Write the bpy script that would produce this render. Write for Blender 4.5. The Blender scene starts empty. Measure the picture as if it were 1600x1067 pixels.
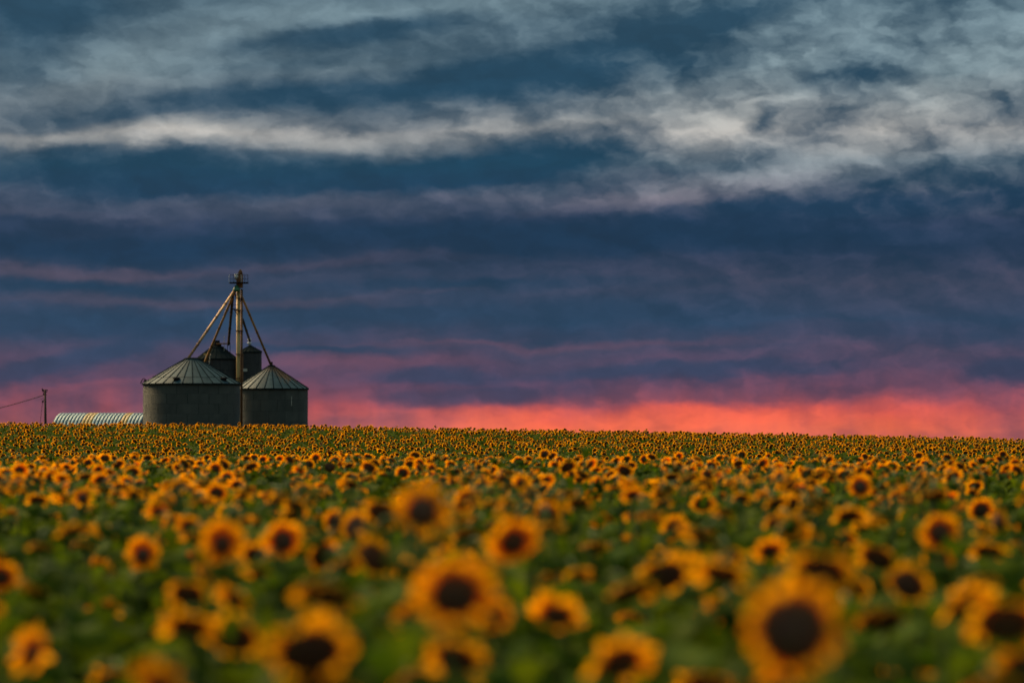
import bpy, bmesh, math, random
import numpy as np
from mathutils import Vector, Matrix

random.seed(7)
R = math.radians
SC = bpy.context.scene
COL = SC.collection

# ------------------------------------------------------------------ camera
FPX = 6000.0            # focal length in pixels of the 1600 px wide photograph (135 mm lens)
CAMZ = 2.14
HORIZON = 672.0
cam_d = bpy.data.cameras.new("camera")
cam_d.lens = 135.0
cam_d.sensor_width = 36.0
cam_d.clip_start = 0.5
cam_d.clip_end = 20000.0
cam_d.dof.use_dof = True
cam_d.dof.focus_distance = 180.0
cam_d.dof.aperture_fstop = 1.5
cam = bpy.data.objects.new("camera", cam_d)
COL.objects.link(cam)
cam.location = (0, 0, CAMZ)
cam.rotation_euler = (R(90) + math.atan((HORIZON - 533.5) / FPX), 0, 0)
SC.camera = cam

SC.view_settings.view_transform = 'Standard'
SC.view_settings.look = 'None'
SC.view_settings.gamma = 1.0
SC.view_settings.exposure = 0.6
SC.view_settings.use_curve_mapping = False
SC.render.engine = 'CYCLES'
SC.cycles.use_denoising = True
SC.cycles.max_bounces = 6
SC.cycles.diffuse_bounces = 3
SC.cycles.glossy_bounces = 2
SC.cycles.transmission_bounces = 3
SC.cycles.transparent_max_bounces = 4
SC.cycles.caustics_reflective = False
SC.cycles.caustics_refractive = False

SUN_AZ = -38.0      # degrees from the view direction, negative = to the left
SUN_EL = 40.0


def lin(c):
    out = []
    for v in c:
        v = v / 255.0
        out.append(v / 12.92 if v <= 0.04045 else ((v + 0.055) / 1.055) ** 2.4)
    return tuple(out) + (1.0,)


# ------------------------------------------------------------------ world: storm clouds at dusk
def build_world():
    w = bpy.data.worlds.new("World")
    SC.world = w
    w.use_nodes = True
    nt = w.node_tree
    N, L = nt.nodes, nt.links
    N.clear()

    def node(t, **kw):
        n = N.new(t)
        for k, v in kw.items():
            setattr(n, k, v)
        return n

    def put(sock, v):
        if hasattr(v, 'is_output'):
            L.new(v, sock)
        elif v is not None:
            sock.default_value = v

    def math_(op, a, b=None, c=None, clamp=False):
        n = node('ShaderNodeMath', operation=op, use_clamp=clamp)
        put(n.inputs[0], a); put(n.inputs[1], b); put(n.inputs[2], c)
        return n.outputs[0]

    def vmath(op, a, b=None, c=None):
        n = node('ShaderNodeVectorMath', operation=op)
        put(n.inputs[0], a); put(n.inputs[1], b); put(n.inputs[2], c)
        return n.outputs[0]

    def vdot(a, b):
        n = node('ShaderNodeVectorMath', operation='DOT_PRODUCT')
        put(n.inputs[0], a); put(n.inputs[1], b)
        return n.outputs['Value']

    def maprange(v, a, b, c, d, kind='SMOOTHSTEP'):
        n = node('ShaderNodeMapRange', interpolation_type=kind, clamp=True)
        put(n.inputs[0], v)
        for i, q in enumerate((a, b, c, d)):
            n.inputs[i + 1].default_value = q
        return n.outputs[0]

    def noise(vec, scale, detail=6.0, rough=0.55, dist=0.0, out='Fac'):
        n = node('ShaderNodeTexNoise', noise_dimensions='3D')
        put(n.inputs['Vector'], vec)
        n.inputs['Scale'].default_value = scale
        n.inputs['Detail'].default_value = detail
        n.inputs['Roughness'].default_value = rough
        n.inputs['Distortion'].default_value = dist
        return n.outputs[out]

    tc = node('ShaderNodeTexCoord')
    sep = node('ShaderNodeSeparateXYZ')
    L.new(tc.outputs['Generated'], sep.inputs[0])
    X, Y, Z = sep.outputs
    # azimuth and elevation in thousandths of a pixel-scaled radian (1 unit = 6 mrad * 100 px)
    az = math_('ARCTAN2', X, Y)
    el = math_('ARCSINE', Z)
    K = FPX / 100.0                       # one unit = 100 photo pixels of sky
    u = math_('MULTIPLY', az, K)
    v = math_('MULTIPLY', el, K)
    comb = node('ShaderNodeCombineXYZ')
    L.new(u, comb.inputs[0]); L.new(v, comb.inputs[1]); comb.inputs[2].default_value = 1.0
    uv0 = comb.outputs[0]

    def stretch(sx, sy, off, rot=0.0):
        m = node('ShaderNodeMapping')
        L.new(uv0, m.inputs['Vector'])
        m.inputs['Scale'].default_value = (sx, sy, 1)
        m.inputs['Location'].default_value = off
        m.inputs['Rotation'].default_value = (0, 0, rot)
        return m.outputs[0]

    # domain warp
    wn = noise(stretch(0.35, 1.0, (3.1, 1.7, 0)), 1.0, 3.0, 0.6, 0.0, 'Color')
    wv = vmath('MULTIPLY', vmath('SUBTRACT', wn, (0.5, 0.5, 0.5)), (1.5, 0.62, 0))
    wn2 = noise(stretch(0.9, 1.9, (9.1, 4.7, 0)), 1.6, 4.0, 0.62, 0.0, 'Color')
    wv2 = vmath('MULTIPLY', vmath('SUBTRACT', wn2, (0.5, 0.5, 0.5)), (0.55, 0.26, 0))
    uv = vmath('ADD', vmath('ADD', uv0, wv), wv2)
    sepw = node('ShaderNodeSeparateXYZ')
    L.new(uv, sepw.inputs[0])
    vw = sepw.outputs[1]

    # cloud masses: centre x, y and radii in photo pixels of sky, tilt (deg, rising to the right), strength
    masses = CLOUDS
    acc = None
    n_u = node('ShaderNodeCombineXYZ'); n_v = node('ShaderNodeCombineXYZ')
    for i in range(3):
        L.new(sepw.outputs[0], n_u.inputs[i]); L.new(sepw.outputs[1], n_v.inputs[i])
    U3, V3 = n_u.outputs[0], n_v.outputs[0]
    for k in range(0, len(masses), 3):           # three masses to a vector
        trio = (masses[k:k + 3] + [(800, 200, 100, 100, 0, 0.0)] * 2)[:3]
        A, B, C, D, E, F, G = [[0, 0, 0] for _ in range(7)]
        for i, (x, y, rx, ry, tilt, amp) in enumerate(trio):
            rx, ry, cx, cy = rx / 100.0 * 1.25, ry / 100.0 * 1.25, (x - 800) / 100.0, (HORIZON - y) / 100.0
            c_, s_ = math.cos(R(tilt)), math.sin(R(tilt))
            A[i], B[i], C[i] = c_ / rx, s_ / rx, -(c_ * cx + s_ * cy) / rx
            D[i], E[i], F[i] = -s_ / ry, c_ / ry, (s_ * cx - c_ * cy) / ry
            G[i] = amp
        qx = vmath('MULTIPLY_ADD', U3, A, vmath('MULTIPLY_ADD', V3, B, C))
        qy = vmath('MULTIPLY_ADD', U3, D, vmath('MULTIPLY_ADD', V3, E, F))
        r2 = vmath('MULTIPLY_ADD', qy, qy, vmath('MULTIPLY', qx, qx))
        g = vmath('SUBTRACT', (1, 1, 1), vmath('MINIMUM', r2, (1, 1, 1)))
        acc = math_('ADD', vdot(vmath('MULTIPLY', g, g), G), acc if acc is not None else SKY_BASE)

    # streaky layer cloud and billows
    st = noise(stretch(0.20, 1.0, (0.0, 0.0, 2.0), -0.07), 1.0, 5.0, 0.52, 0.0)
    acc = math_('MULTIPLY_ADD', math_('SUBTRACT', st, 0.5), 0.50, acc)
    # billows: heaped cloud, brighter on the flank turned up to the light
    def heap(off):
        q = vmath('MULTIPLY_ADD', uvb, (0.62, 1.0, 0), off)
        return noise(q, 1.15, 6.0, 0.5, 0.0)
    uvb = vmath('ADD', uv0, vmath('MULTIPLY', wv2, (1.6, 1.8, 0)))
    b0, b1 = heap((5.0, 2.0, 4.0)), heap((5.07, 2.14, 4.0))
    billow_amt = maprange(v, 0.9, 4.0, 0.20, 0.45)
    relief_amt = maprange(v, 0.9, 4.2, 0.8, 2.4)
    acc = math_('ADD', acc, math_('MULTIPLY', math_('SUBTRACT', b0, 0.5), billow_amt))
    heaped = maprange(u, -2.0, 4.0, 0.35, 1.0)      # the deck is smooth and layered to the left, heaped to the right
    acc = math_('ADD', acc, math_('MULTIPLY', math_('MULTIPLY', math_('SUBTRACT', b0, b1), relief_amt), heaped))
    fine = noise(stretch(1.5, 2.0, (1.0, 7.0, 6.0)), 2.2, 5.0, 0.6, 0.0)
    acc = math_('ADD', acc, math_('MULTIPLY', math_('SUBTRACT', fine, 0.5), maprange(v, 0.8, 4.0, 0.08, 0.11)))
    acc = math_('SUBTRACT', acc, math_('MULTIPLY', maprange(v, 0.25, 0.8, 0.0, 0.12), maprange(v, 1.3, 2.2, 1.0, 0.0)))
    # rain shafts low over the horizon
    rain = noise(stretch(1.25, 0.2, (2.0, 0.0, 9.0), -0.10), 1.0, 3.0, 0.6, 0.0)
    rain_amt = maprange(v, 0.0, 1.3, 1.0, 0.0)
    acc = math_('ADD', acc, math_('MULTIPLY', math_('MULTIPLY', math_('SUBTRACT', rain, 0.5), 1.0), rain_amt))
    t = maprange(acc, -0.62, 0.98, 0.0, 1.0, 'SMOOTHSTEP')

    V0, V1 = -0.6, 8.4
    pos = math_('DIVIDE', math_('SUBTRACT', vw, V0), V1 - V0)

    def ramp(table):
        n = node('ShaderNodeValToRGB')
        L.new(pos, n.inputs[0])
        e = n.color_ramp.elements
        items = sorted(((HORIZON - y) / 100.0, c) for y, c in table)
        for i, (vv, c) in enumerate(items):
            p = min(max((vv - V0) / (V1 - V0), 0.0), 1.0)
            if i < 2:
                q = e[i]; q.position = p
            else:
                q = e.new(p)
            q.color = lin(c)
        return n.outputs[0]

    dark = ramp([(y, d) for y, d, l in SKY_TONES])
    light = ramp([(y, l) for y, d, l in SKY_TONES])
    # away from the sunset side the low sky is plain grey-blue
    away = maprange(Y, 0.15, 0.75, 1.0, 0.0)
    low = maprange(v, 1.0, 5.0, 1.0, 0.0)
    mixl = node('ShaderNodeMix', data_type='RGBA')
    put(mixl.inputs[0], math_('MULTIPLY', away, low))
    L.new(light, mixl.inputs[6]); mixl.inputs[7].default_value = lin((150, 140, 150))
    mixc = node('ShaderNodeMix', data_type='RGBA')
    put(mixc.inputs[0], t)
    L.new(dark, mixc.inputs[6]); L.new(mixl.outputs[2], mixc.inputs[7])
    clouds = vmath('MULTIPLY', mixc.outputs[2], maprange(b0, 0.28, 0.72, 0.90, 1.08, 'LINEAR'))
    clouds = vmath('MULTIPLY', clouds, maprange(math_('SUBTRACT', b0, b1), -0.09, 0.09, 0.92, 1.08, 'LINEAR'))
    # thinner, brighter overcast towards the zenith
    lift = maprange(el, 0.14, 1.1, 1.0, ZENITH_LIFT)
    clouds = vmath('MULTIPLY', clouds, lift)
    warm = node('ShaderNodeMix', data_type='RGBA', blend_type='MULTIPLY')
    put(warm.inputs[0], maprange(el, 0.14, 0.9, 0.0, 1.0))
    L.new(clouds, warm.inputs[6]); warm.inputs[7].default_value = (1.0, 0.90, 0.78, 1)
    clouds = warm.outputs[2]

    sky = node('ShaderNodeTexSky', sky_type='NISHITA')
    sky.sun_disc = False
    sky.sun_elevation = R(SUN_EL)
    sky.sun_rotation = R(SUN_AZ)
    skyc = vmath('MULTIPLY', sky.outputs[0], (0.1, 0.1, 0.1))
    cover = node('ShaderNodeMix', data_type='RGBA')
    cover.inputs[0].default_value = 0.985
    L.new(skyc, cover.inputs[6]); L.new(clouds, cover.inputs[7])
    bg = node('ShaderNodeBackground')
    L.new(cover.outputs[2], bg.inputs[0])
    bg.inputs[1].default_value = 0.66
    out = node('ShaderNodeOutputWorld')
    L.new(bg.outputs[0], out.inputs[0])
    w.cycles.sampling_method = 'NONE'


ZENITH_LIFT = 3.8
SKY_BASE = -0.15
# photo row, colour of shaded cloud, colour of lit cloud
SKY_TONES = [
    (-150, (46, 78, 99), (146, 162, 168)),
    (0, (38, 72, 94), (132, 156, 165)),
    (110, (29, 67, 91), (144, 163, 169)),
    (210, (23, 65, 91), (194, 190, 184)),
    (260, (16, 62, 88), (146, 156, 162)),
    (312, (19, 57, 87), (132, 126, 138)),
    (345, (14, 50, 80), (68, 74, 102)),
    (390, (12, 49, 79), (54, 64, 92)),
    (440, (17, 55, 84), (94, 80, 98)),
    (500, (30, 63, 93), (72, 74, 100)),
    (545, (40, 64, 94), (138, 86, 102)),
    (600, (58, 64, 94), (186, 88, 96)),
    (640, (84, 68, 94), (255, 100, 76)),
    (672, (130, 80, 96), (255, 114, 76)),
    (715, (130, 80, 96), (255, 116, 80)),
]
CLOUDS = [
    (330, 62, 270, 70, 10, 0.36), (740, 12, 300, 40, 4, 0.34), (150, 120, 120, 34, 20, 0.18), (560, 118, 200, 22, 3, 0.22),
    (40, 20, 170, 70, 0, -0.42), (560, 54, 250, 26, 7, -0.50), (840, 124, 400, 46, 6, -0.52),
    (1120, 32, 230, 30, 15, -0.42), (330, 162, 300, 34, 4, -0.34), (60, 100, 90, 40, -20, -0.12),
    (245, 206, 160, 24, 2, 0.62), (440, 220, 260, 20, -2, 0.50), (60, 218, 130, 14, 0, 0.40),
    (800, 202, 260, 15, 5, 0.28), (200, 268, 480, 46, 0, -0.46), (520, 285, 460, 34, 3, -0.28), (800, 258, 260, 44, 8, -0.55),
    (1200, 130, 340, 100, 18, 0.36), (1050, 305, 290, 24, 9, 0.50), (1120, 196, 90, 36, 5, 0.42),
    (1420, 180, 240, 60, 24, 0.46), (1585, 60, 130, 100, 10, 0.42), (1330, 258, 240, 26, 6, 0.26),
    (1172, 190, 24, 36, -25, -0.40), (1330, 108, 120, 34, 18, -0.30), (1290, 212, 90, 24, 8, -0.30), (1010, 60, 160, 30, 15, -0.10),
    (1560, 222, 80, 34, 10, 0.24), (1480, 120, 60, 40, 40, 0.2), (500, 312, 420, 16, 1, 0.12), (1330, 325, 330, 28, 2, -0.35),
    (120, 424, 230, 14, 1, 0.60), (520, 412, 330, 11, 3, 0.36), (300, 473, 420, 11, 0, 0.48), (60, 335, 260, 10, -1, 0.2),
    (900, 408, 300, 12, 2, 0.10), (850, 368, 760, 30, 0, -0.48), (200, 388, 340, 24, 0, -0.48), (760, 445, 400, 14, 1, -0.25), (120, 450, 260, 12, 0, -0.35), (640, 460, 200, 8, 4, .2),
    (760, 495, 560, 34, 0, -0.20), (150, 515, 320, 26, 0, -0.36), (1400, 490, 300, 36, 4, 0.16),
    (860, 538, 420, 9, 1, 0.28), (560, 566, 240, 13, 0, 0.22), (1450, 545, 260, 24, 0, 0.18),
    (1080, 580, 280, 17, 1, -0.42), (690, 591, 110, 13, 0, -0.32), (1560, 588, 80, 28, 0, -0.35),
    (520, 547, 200, 7, 1, -0.35), (730, 622, 190, 22, 3, -0.42), (90, 575, 220, 22, 12, -0.42), (160, 645, 330, 34, 0, -0.10), (1500, 600, 220, 40, 0, 0.20), (1560, 640, 120, 30, 0, 0.10),
    (130, 612, 200, 10, 8, 0.10), (900, 668, 300, 34, 0, 0.80), (1360, 660, 320, 42, 0, 0.70), (620, 662, 160, 12, 0, -0.12),
    (1120, 645, 160, 20, 0, 0.30), (1590, 650, 110, 30, 0, -0.18), (540, 640, 130, 30, 0, 0.16), (480, 600, 120, 16, 0, 0.12),
]
build_world()

sun_d = bpy.data.lights.new("sun", 'SUN')
sun_d.energy = 4.2
sun_d.angle = R(40)
sun_d.color = (1.0, 0.74, 0.42)
sun = bpy.data.objects.new("sun", sun_d)
COL.objects.link(sun)
_a, _e = R(SUN_AZ), R(SUN_EL)
sdir = Vector((math.sin(_a) * math.cos(_e), math.cos(_a) * math.cos(_e), math.sin(_e)))   # towards the sun
sun.rotation_euler = sdir.to_track_quat('Z', 'Y').to_euler()
sun.location = (0, 0, 60)

# ------------------------------------------------------------------ helpers
def P(px, py, d):
    """Point at distance d (m, along +Y) in the direction of photo pixel (px, py)."""
    return Vector(((px - 800) / FPX * d, d, CAMZ + (HORIZON - py) / FPX * d))


def tag(o, label=None, cat=None, group=None, kind=None):
    if label: o['label'] = label
    if cat: o['category'] = cat
    if group: o['group'] = group
    if kind: o['kind'] = kind
    return o


def link(name, data, parent=None, loc=(0, 0, 0), rot=(0, 0, 0), scale=(1, 1, 1)):
    o = bpy.data.objects.new(name, data)
    COL.objects.link(o)
    o.location, o.rotation_euler, o.scale = loc, rot, scale
    if parent is not None:
        o.parent = parent
    return o


class MB:
    """Collects shapes; build() links them as one mesh object."""
    def __init__(self):
        self.v, self.f = [], []

    def add(self, verts, faces):
        b = len(self.v)
        self.v += [tuple(p) for p in verts]
        self.f += [tuple(i + b for i in f) for f in faces]
        return self

    def box(self, x0, x1, y0, y1, z0, z1):
        return self.add([(x0, y0, z0), (x1, y0, z0), (x1, y1, z0), (x0, y1, z0), (x0, y0, z1), (x1, y0, z1), (x1, y1, z1), (x0, y1, z1)],
                        [(0, 3, 2, 1), (4, 5, 6, 7), (0, 1, 5, 4), (1, 2, 6, 5), (2, 3, 7, 6), (3, 0, 4, 7)])

    def tube(self, pts, rad, n=10, cap=True):
        pts = [Vector(p) for p in pts]
        rads = rad if isinstance(rad, (list, tuple)) else [rad] * len(pts)
        vs, fs = [], []
        for i, p in enumerate(pts):
            d = (pts[min(i + 1, len(pts) - 1)] - pts[max(i - 1, 0)]).normalized()
            a = d.orthogonal().normalized() if abs(d.z) > 0.99 else Vector((0, 0, 1)).cross(d).normalized()
            b = d.cross(a)
            for k in range(n):
                q = 2 * math.pi * k / n
                vs.append(p + rads[i] * (math.cos(q) * a + math.sin(q) * b))
        for i in range(len(pts) - 1):
            for k in range(n):
                k2 = (k + 1) % n
                fs.append((i * n + k, i * n + k2, (i + 1) * n + k2, (i + 1) * n + k))
        if cap:
            fs.append(tuple(range(n))[::-1])
            fs.append(tuple((len(pts) - 1) * n + k for k in range(n)))
        return self.add(vs, fs)

    def lathe(self, prof, n=48, center=(0, 0)):
        vs, fs = [], []
        for r, z in prof:
            for k in range(n):
                q = 2 * math.pi * k / n
                vs.append((center[0] + r * math.cos(q), center[1] + r * math.sin(q), z))
        for i in range(len(prof) - 1):
            for k in range(n):
                k2 = (k + 1) % n
                fs.append((i * n + k, i * n + k2, (i + 1) * n + k2, (i + 1) * n + k))
        return self.add(vs, fs)

    def mesh(self, name, mat, smooth=False):
        me = bpy.data.meshes.new(name)
        me.from_pydata(self.v, [], self.f)
        me.materials.append(mat)
        if smooth:
            me.polygons.foreach_set('use_smooth', [True] * len(me.polygons))
        me.update()
        return me

    def build(self, name, mat, parent=None, smooth=False, **kw):
        return link(name, self.mesh(name, mat, smooth), parent, **kw)


def material(name, base, rough=0.6, metal=0.0, spec=0.3):
    m = bpy.data.materials.new(name)
    m.use_nodes = True
    b = m.node_tree.nodes['Principled BSDF']
    b.inputs['Base Color'].default_value = tuple(base) + (1,)
    b.inputs['Roughness'].default_value = rough
    b.inputs['Metallic'].default_value = metal
    b.inputs['Specular IOR Level'].default_value = spec
    return m


def vary(m, c1, c2, scale=(1, 1, 1), nscale=3.0, lo=0.35, hi=0.65, detail=5, rough=None, bump=0.0, coord='Object', per_object=0.0):
    """Two-tone noise colour, optional roughness range and bump on a principled material."""
    nt = m.node_tree
    N, L = nt.nodes, nt.links
    b = N['Principled BSDF']
    tc = N.new('ShaderNodeTexCoord')
    mp = N.new('ShaderNodeMapping'); mp.inputs['Scale'].default_value = scale
    L.new(tc.outputs[coord], mp.inputs[0])
    nz = N.new('ShaderNodeTexNoise'); nz.inputs['Scale'].default_value = nscale; nz.inputs['Detail'].default_value = detail
    nz.inputs['Roughness'].default_value = 0.6
    if per_object:
        oi = N.new('ShaderNodeObjectInfo')
        ad = N.new('ShaderNodeVectorMath'); ad.operation = 'MULTIPLY_ADD'
        cb = N.new('ShaderNodeCombineXYZ')
        for i in range(3): L.new(oi.outputs['Random'], cb.inputs[i])
        L.new(cb.outputs[0], ad.inputs[0]); ad.inputs[1].default_value = (31, 17, 53); L.new(mp.outputs[0], ad.inputs[2])
        L.new(ad.outputs[0], nz.inputs['Vector'])
    else:
        L.new(mp.outputs[0], nz.inputs['Vector'])
    rp = N.new('ShaderNodeValToRGB')
    rp.color_ramp.elements[0].position = lo; rp.color_ramp.elements[0].color = tuple(c1) + (1,)
    rp.color_ramp.elements[1].position = hi; rp.color_ramp.elements[1].color = tuple(c2) + (1,)
    L.new(nz.outputs['Fac'], rp.inputs[0])
    col = rp.outputs[0]
    if per_object:
        hs = N.new('ShaderNodeHueSaturation')
        mr = N.new('ShaderNodeMapRange'); mr.inputs[3].default_value = 1 - per_object; mr.inputs[4].default_value = 1 + per_object
        L.new(oi.outputs['Random'], mr.inputs[0]); L.new(mr.outputs[0], hs.inputs['Value'])
        L.new(col, hs.inputs['Color']); col = hs.outputs[0]
    L.new(col, b.inputs['Base Color'])
    if rough:
        mr2 = N.new('ShaderNodeMapRange'); mr2.inputs[3].default_value = rough[0]; mr2.inputs[4].default_value = rough[1]
        L.new(nz.outputs['Fac'], mr2.inputs[0]); L.new(mr2.outputs[0], b.inputs['Roughness'])
    if bump:
        bp = N.new('ShaderNodeBump'); bp.inputs['Strength'].default_value = bump; bp.inputs['Distance'].default_value = 0.02
        L.new(nz.outputs['Fac'], bp.inputs['Height']); L.new(bp.outputs[0], b.inputs['Normal'])
    return m


def corrugate(m, period=0.07, depth=0.012):
    """Fine horizontal corrugation of the wall sheets as a bump over height."""
    nt = m.node_tree; N, L = nt.nodes, nt.links
    b = N['Principled BSDF']
    tc = N.new('ShaderNodeTexCoord')
    sp = N.new('ShaderNodeSeparateXYZ'); L.new(tc.outputs['Object'], sp.inputs[0])
    a = N.new('ShaderNodeMath'); a.operation = 'MULTIPLY'; a.inputs[1].default_value = 2 * math.pi / period
    L.new(sp.outputs[2], a.inputs[0])
    s = N.new('ShaderNodeMath'); s.operation = 'SINE'; L.new(a.outputs[0], s.inputs[0])
    bp = N.new('ShaderNodeBump'); bp.inputs['Strength'].default_value = 0.6; bp.inputs['Distance'].default_value = depth
    L.new(s.outputs[0], bp.inputs['Height']); L.new(bp.outputs[0], b.inputs['Normal'])
    return m


M = {}
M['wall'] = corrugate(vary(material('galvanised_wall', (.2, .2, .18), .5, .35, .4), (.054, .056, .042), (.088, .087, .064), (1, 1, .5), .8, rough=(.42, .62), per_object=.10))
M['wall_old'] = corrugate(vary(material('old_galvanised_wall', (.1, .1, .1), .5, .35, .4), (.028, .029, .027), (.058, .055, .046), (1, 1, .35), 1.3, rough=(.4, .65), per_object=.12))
M['roof'] = vary(material('roof_sheet', (.4, .45, .45), .6, .0, .03), (.030, .056, .060), (.050, .083, .087), (1, 1, 1), .9, rough=(.4, .6), per_object=.22)
M['seam'] = material('dark_seam', (.014, .02, .02), .8, .0, .0)
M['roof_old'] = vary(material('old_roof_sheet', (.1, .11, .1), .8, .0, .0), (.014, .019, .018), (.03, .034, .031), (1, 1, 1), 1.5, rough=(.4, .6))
M['rust'] = vary(material('rusty_steel', (.2, .1, .05), .7, .2), (.12, .045, .015), (.36, .16, .06), (1, 1, 1), 2.0, rough=(.55, .8))
M['leg'] = vary(material('painted_leg_steel', (.5, .4, .2), .5, .2), (.34, .21, .07), (.60, .39, .14), (1, 1, .25), 2.2, rough=(.4, .65))
M['leg_dark'] = vary(material('rusty_leg_steel', (.2, .12, .06), .6, .2), (.10, .045, .02), (.22, .10, .04), (1, 1, .3), 2.2, rough=(.5, .7))
M['spout'] = vary(material('spout_steel', (.4, .26, .12), .5, .3), (.24, .11, .04), (.48, .28, .10), (.4, .4, .4), 1.4, rough=(.4, .65))
M['spout_dark'] = vary(material('dark_spout_steel', (.06, .05, .05), .6, .2), (.035, .03, .03), (.09, .06, .05), (1, 1, 1), 1.4)
M['iron'] = material('dark_iron', (.018, .016, .016), .8, .0, .03)
M['green_paint'] = vary(material('green_paint', (.04, .16, .07), .5), (.03, .12, .05), (.06, .20, .09), nscale=3)
M['white_paint'] = material('white_paint', (.75, .73, .68), .5)
M['yellow_paint'] = material('yellow_paint', (.75, .40, .10), .5)
M['motor'] = vary(material('motor_housing', (.5, .46, .36), .5), (.36, .33, .25), (.6, .55, .42), nscale=3)
M['hut'] = vary(material('hut_sheet', (.5, .6, .62), .5, .35, .4), (.065, .14, .165), (.11, .20, .23), nscale=.6, rough=(.4, .55), per_object=.08)
M['hut_dark'] = material('shaded_valley_sheet', (.026, .05, .058), .7, .0)  # shade of the corrugation troughs put into a darker sheet colour
M['hut_yellow'] = vary(material('fibreglass_sheet', (.8, .5, .05), .45), (.40, .24, .03), (.50, .31, .05), nscale=.6)
M['wood'] = vary(material('weathered_wood', (.06, .035, .025), .8), (.045, .025, .018), (.10, .05, .03), (1, 1, .15), 6)
M['soil'] = vary(material('soil', (.03, .035, .015), .95, 0, .1), (.018, .022, .009), (.05, .05, .022), (1, 1, 1), .8, detail=8, bump=.3)


def plant_mat(name, tint, transl, rough, hue=0.0, val=0.12, gloss=0.25):
    """Diffuse + translucent plant tissue; the colour comes from the mesh's own tone attribute, varied per plant."""
    m = bpy.data.materials.new(name)
    m.use_nodes = True
    nt = m.node_tree; N, L = nt.nodes, nt.links
    N.clear()
    at = N.new('ShaderNodeAttribute'); at.attribute_name = 'tone'
    oi = N.new('ShaderNodeObjectInfo')
    mr = N.new('ShaderNodeMapRange'); mr.inputs[3].default_value = 1 - val; mr.inputs[4].default_value = 1 + val
    L.new(oi.outputs['Random'], mr.inputs[0])
    hs = N.new('ShaderNodeHueSaturation')
    L.new(mr.outputs[0], hs.inputs['Value'])
    L.new(at.outputs['Color'], hs.inputs['Color'])
    pr = N.new('ShaderNodeBsdfPrincipled')
    pr.inputs['Roughness'].default_value = rough
    pr.inputs['Specular IOR Level'].default_value = gloss
    L.new(hs.outputs[0], pr.inputs['Base Color'])
    out = N.new('ShaderNodeOutputMaterial')
    if transl > 0:
        tr = N.new('ShaderNodeBsdfTranslucent')
        mul = N.new('ShaderNodeMix'); mul.data_type = 'RGBA'; mul.blend_type = 'MULTIPLY'; mul.inputs[0].default_value = 1
        L.new(hs.outputs[0], mul.inputs[6]); mul.inputs[7].default_value = tint
        L.new(mul.outputs[2], tr.inputs[0])
        mx = N.new('ShaderNodeMixShader'); mx.inputs[0].default_value = transl
        L.new(pr.outputs[0], mx.inputs[1]); L.new(tr.outputs[0], mx.inputs[2])
        L.new(mx.outputs[0], out.inputs[0])
    else:
        L.new(pr.outputs[0], out.inputs[0])
    return m


M['petal'] = plant_mat('petal', (1.0, .92, .6, 1), .55, .7, gloss=.12)
M['disc'] = plant_mat('seed_disc', (1, 1, 1, 1), 0, .85, gloss=.1)
M['leaf'] = plant_mat('leaf', (1.0, 1.0, .4, 1), .42, .7, val=.3, gloss=.02)
M['stem'] = plant_mat('stem', (1, 1, 1, 1), 0, .7)
PLANT_MATS = [M['petal'], M['disc'], M['leaf'], M['stem']]

# ------------------------------------------------------------------ terrain
RIDGE_X = [-800, 0, 240, 480, 800, 1200, 1600, 2400]
RIDGE_Y = [655, 657, 658.5, 661, 667, 674, 682, 694]
HEAD = 1.6              # mean height of the flower heads above ground


def ground_z(x, y):
    """Ground height: a flat near field, a shallow dip, a far rise with a sloping crest, then falling away."""
    x = np.asarray(x, float); y = np.asarray(y, float)
    yy = np.maximum(y, 1.0)
    px = 800 + FPX * x / np.clip(yy, 60, 300)
    ar = (HORIZON - (np.interp(px, RIDGE_X, RIDGE_Y) + 3.6)) / FPX
    zr = CAMZ + ar * 270 - HEAD
    a0 = -0.0059
    zm = CAMZ + (a0 + .58 * (ar - a0)) * 225 - HEAD
    z0 = np.full_like(zr, CAMZ + a0 * 180 - HEAD)
    one = np.ones_like(zr)
    ks = [-200, 60, 82, 100, 128, 160, 180, 225, 270, 300, 400, 1000, 6000]
    zs = [0 * one, 0 * one, 0.02 * one, -0.20 * one, -0.95 * one, -0.85 * one, z0, zm, zr, zr - .12, zr - 1.2, -9 * one, -45 * one]
    # Catmull-style monotone cubic through the knots
    slopes = [(zs[i + 1] - zs[i]) / (ks[i + 1] - ks[i]) for i in range(len(ks) - 1)]
    m = [slopes[0]] + [np.where(slopes[i - 1] * slopes[i] > 0, 2 * slopes[i - 1] * slopes[i] / (slopes[i - 1] + slopes[i] + 1e-12 * np.sign(slopes[i] + 1e-30)), 0) for i in range(1, len(ks) - 1)] + [slopes[-1]]
    out = zs[-1] * 1.0
    out = np.where(y < ks[0], zs[0], out)
    for i in range(len(ks) - 1):
        h = ks[i + 1] - ks[i]
        t = (y - ks[i]) / h
        val = (2 * t**3 - 3 * t**2 + 1) * zs[i] + (t**3 - 2 * t**2 + t) * h * m[i] + (-2 * t**3 + 3 * t**2) * zs[i + 1] + (t**3 - t**2) * h * m[i + 1]
        out = np.where((y >= ks[i]) & (y < ks[i + 1]), val, out)
    return out


def gz(x, y):
    return float(ground_z(np.array([x]), np.array([y]))[0])


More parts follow.
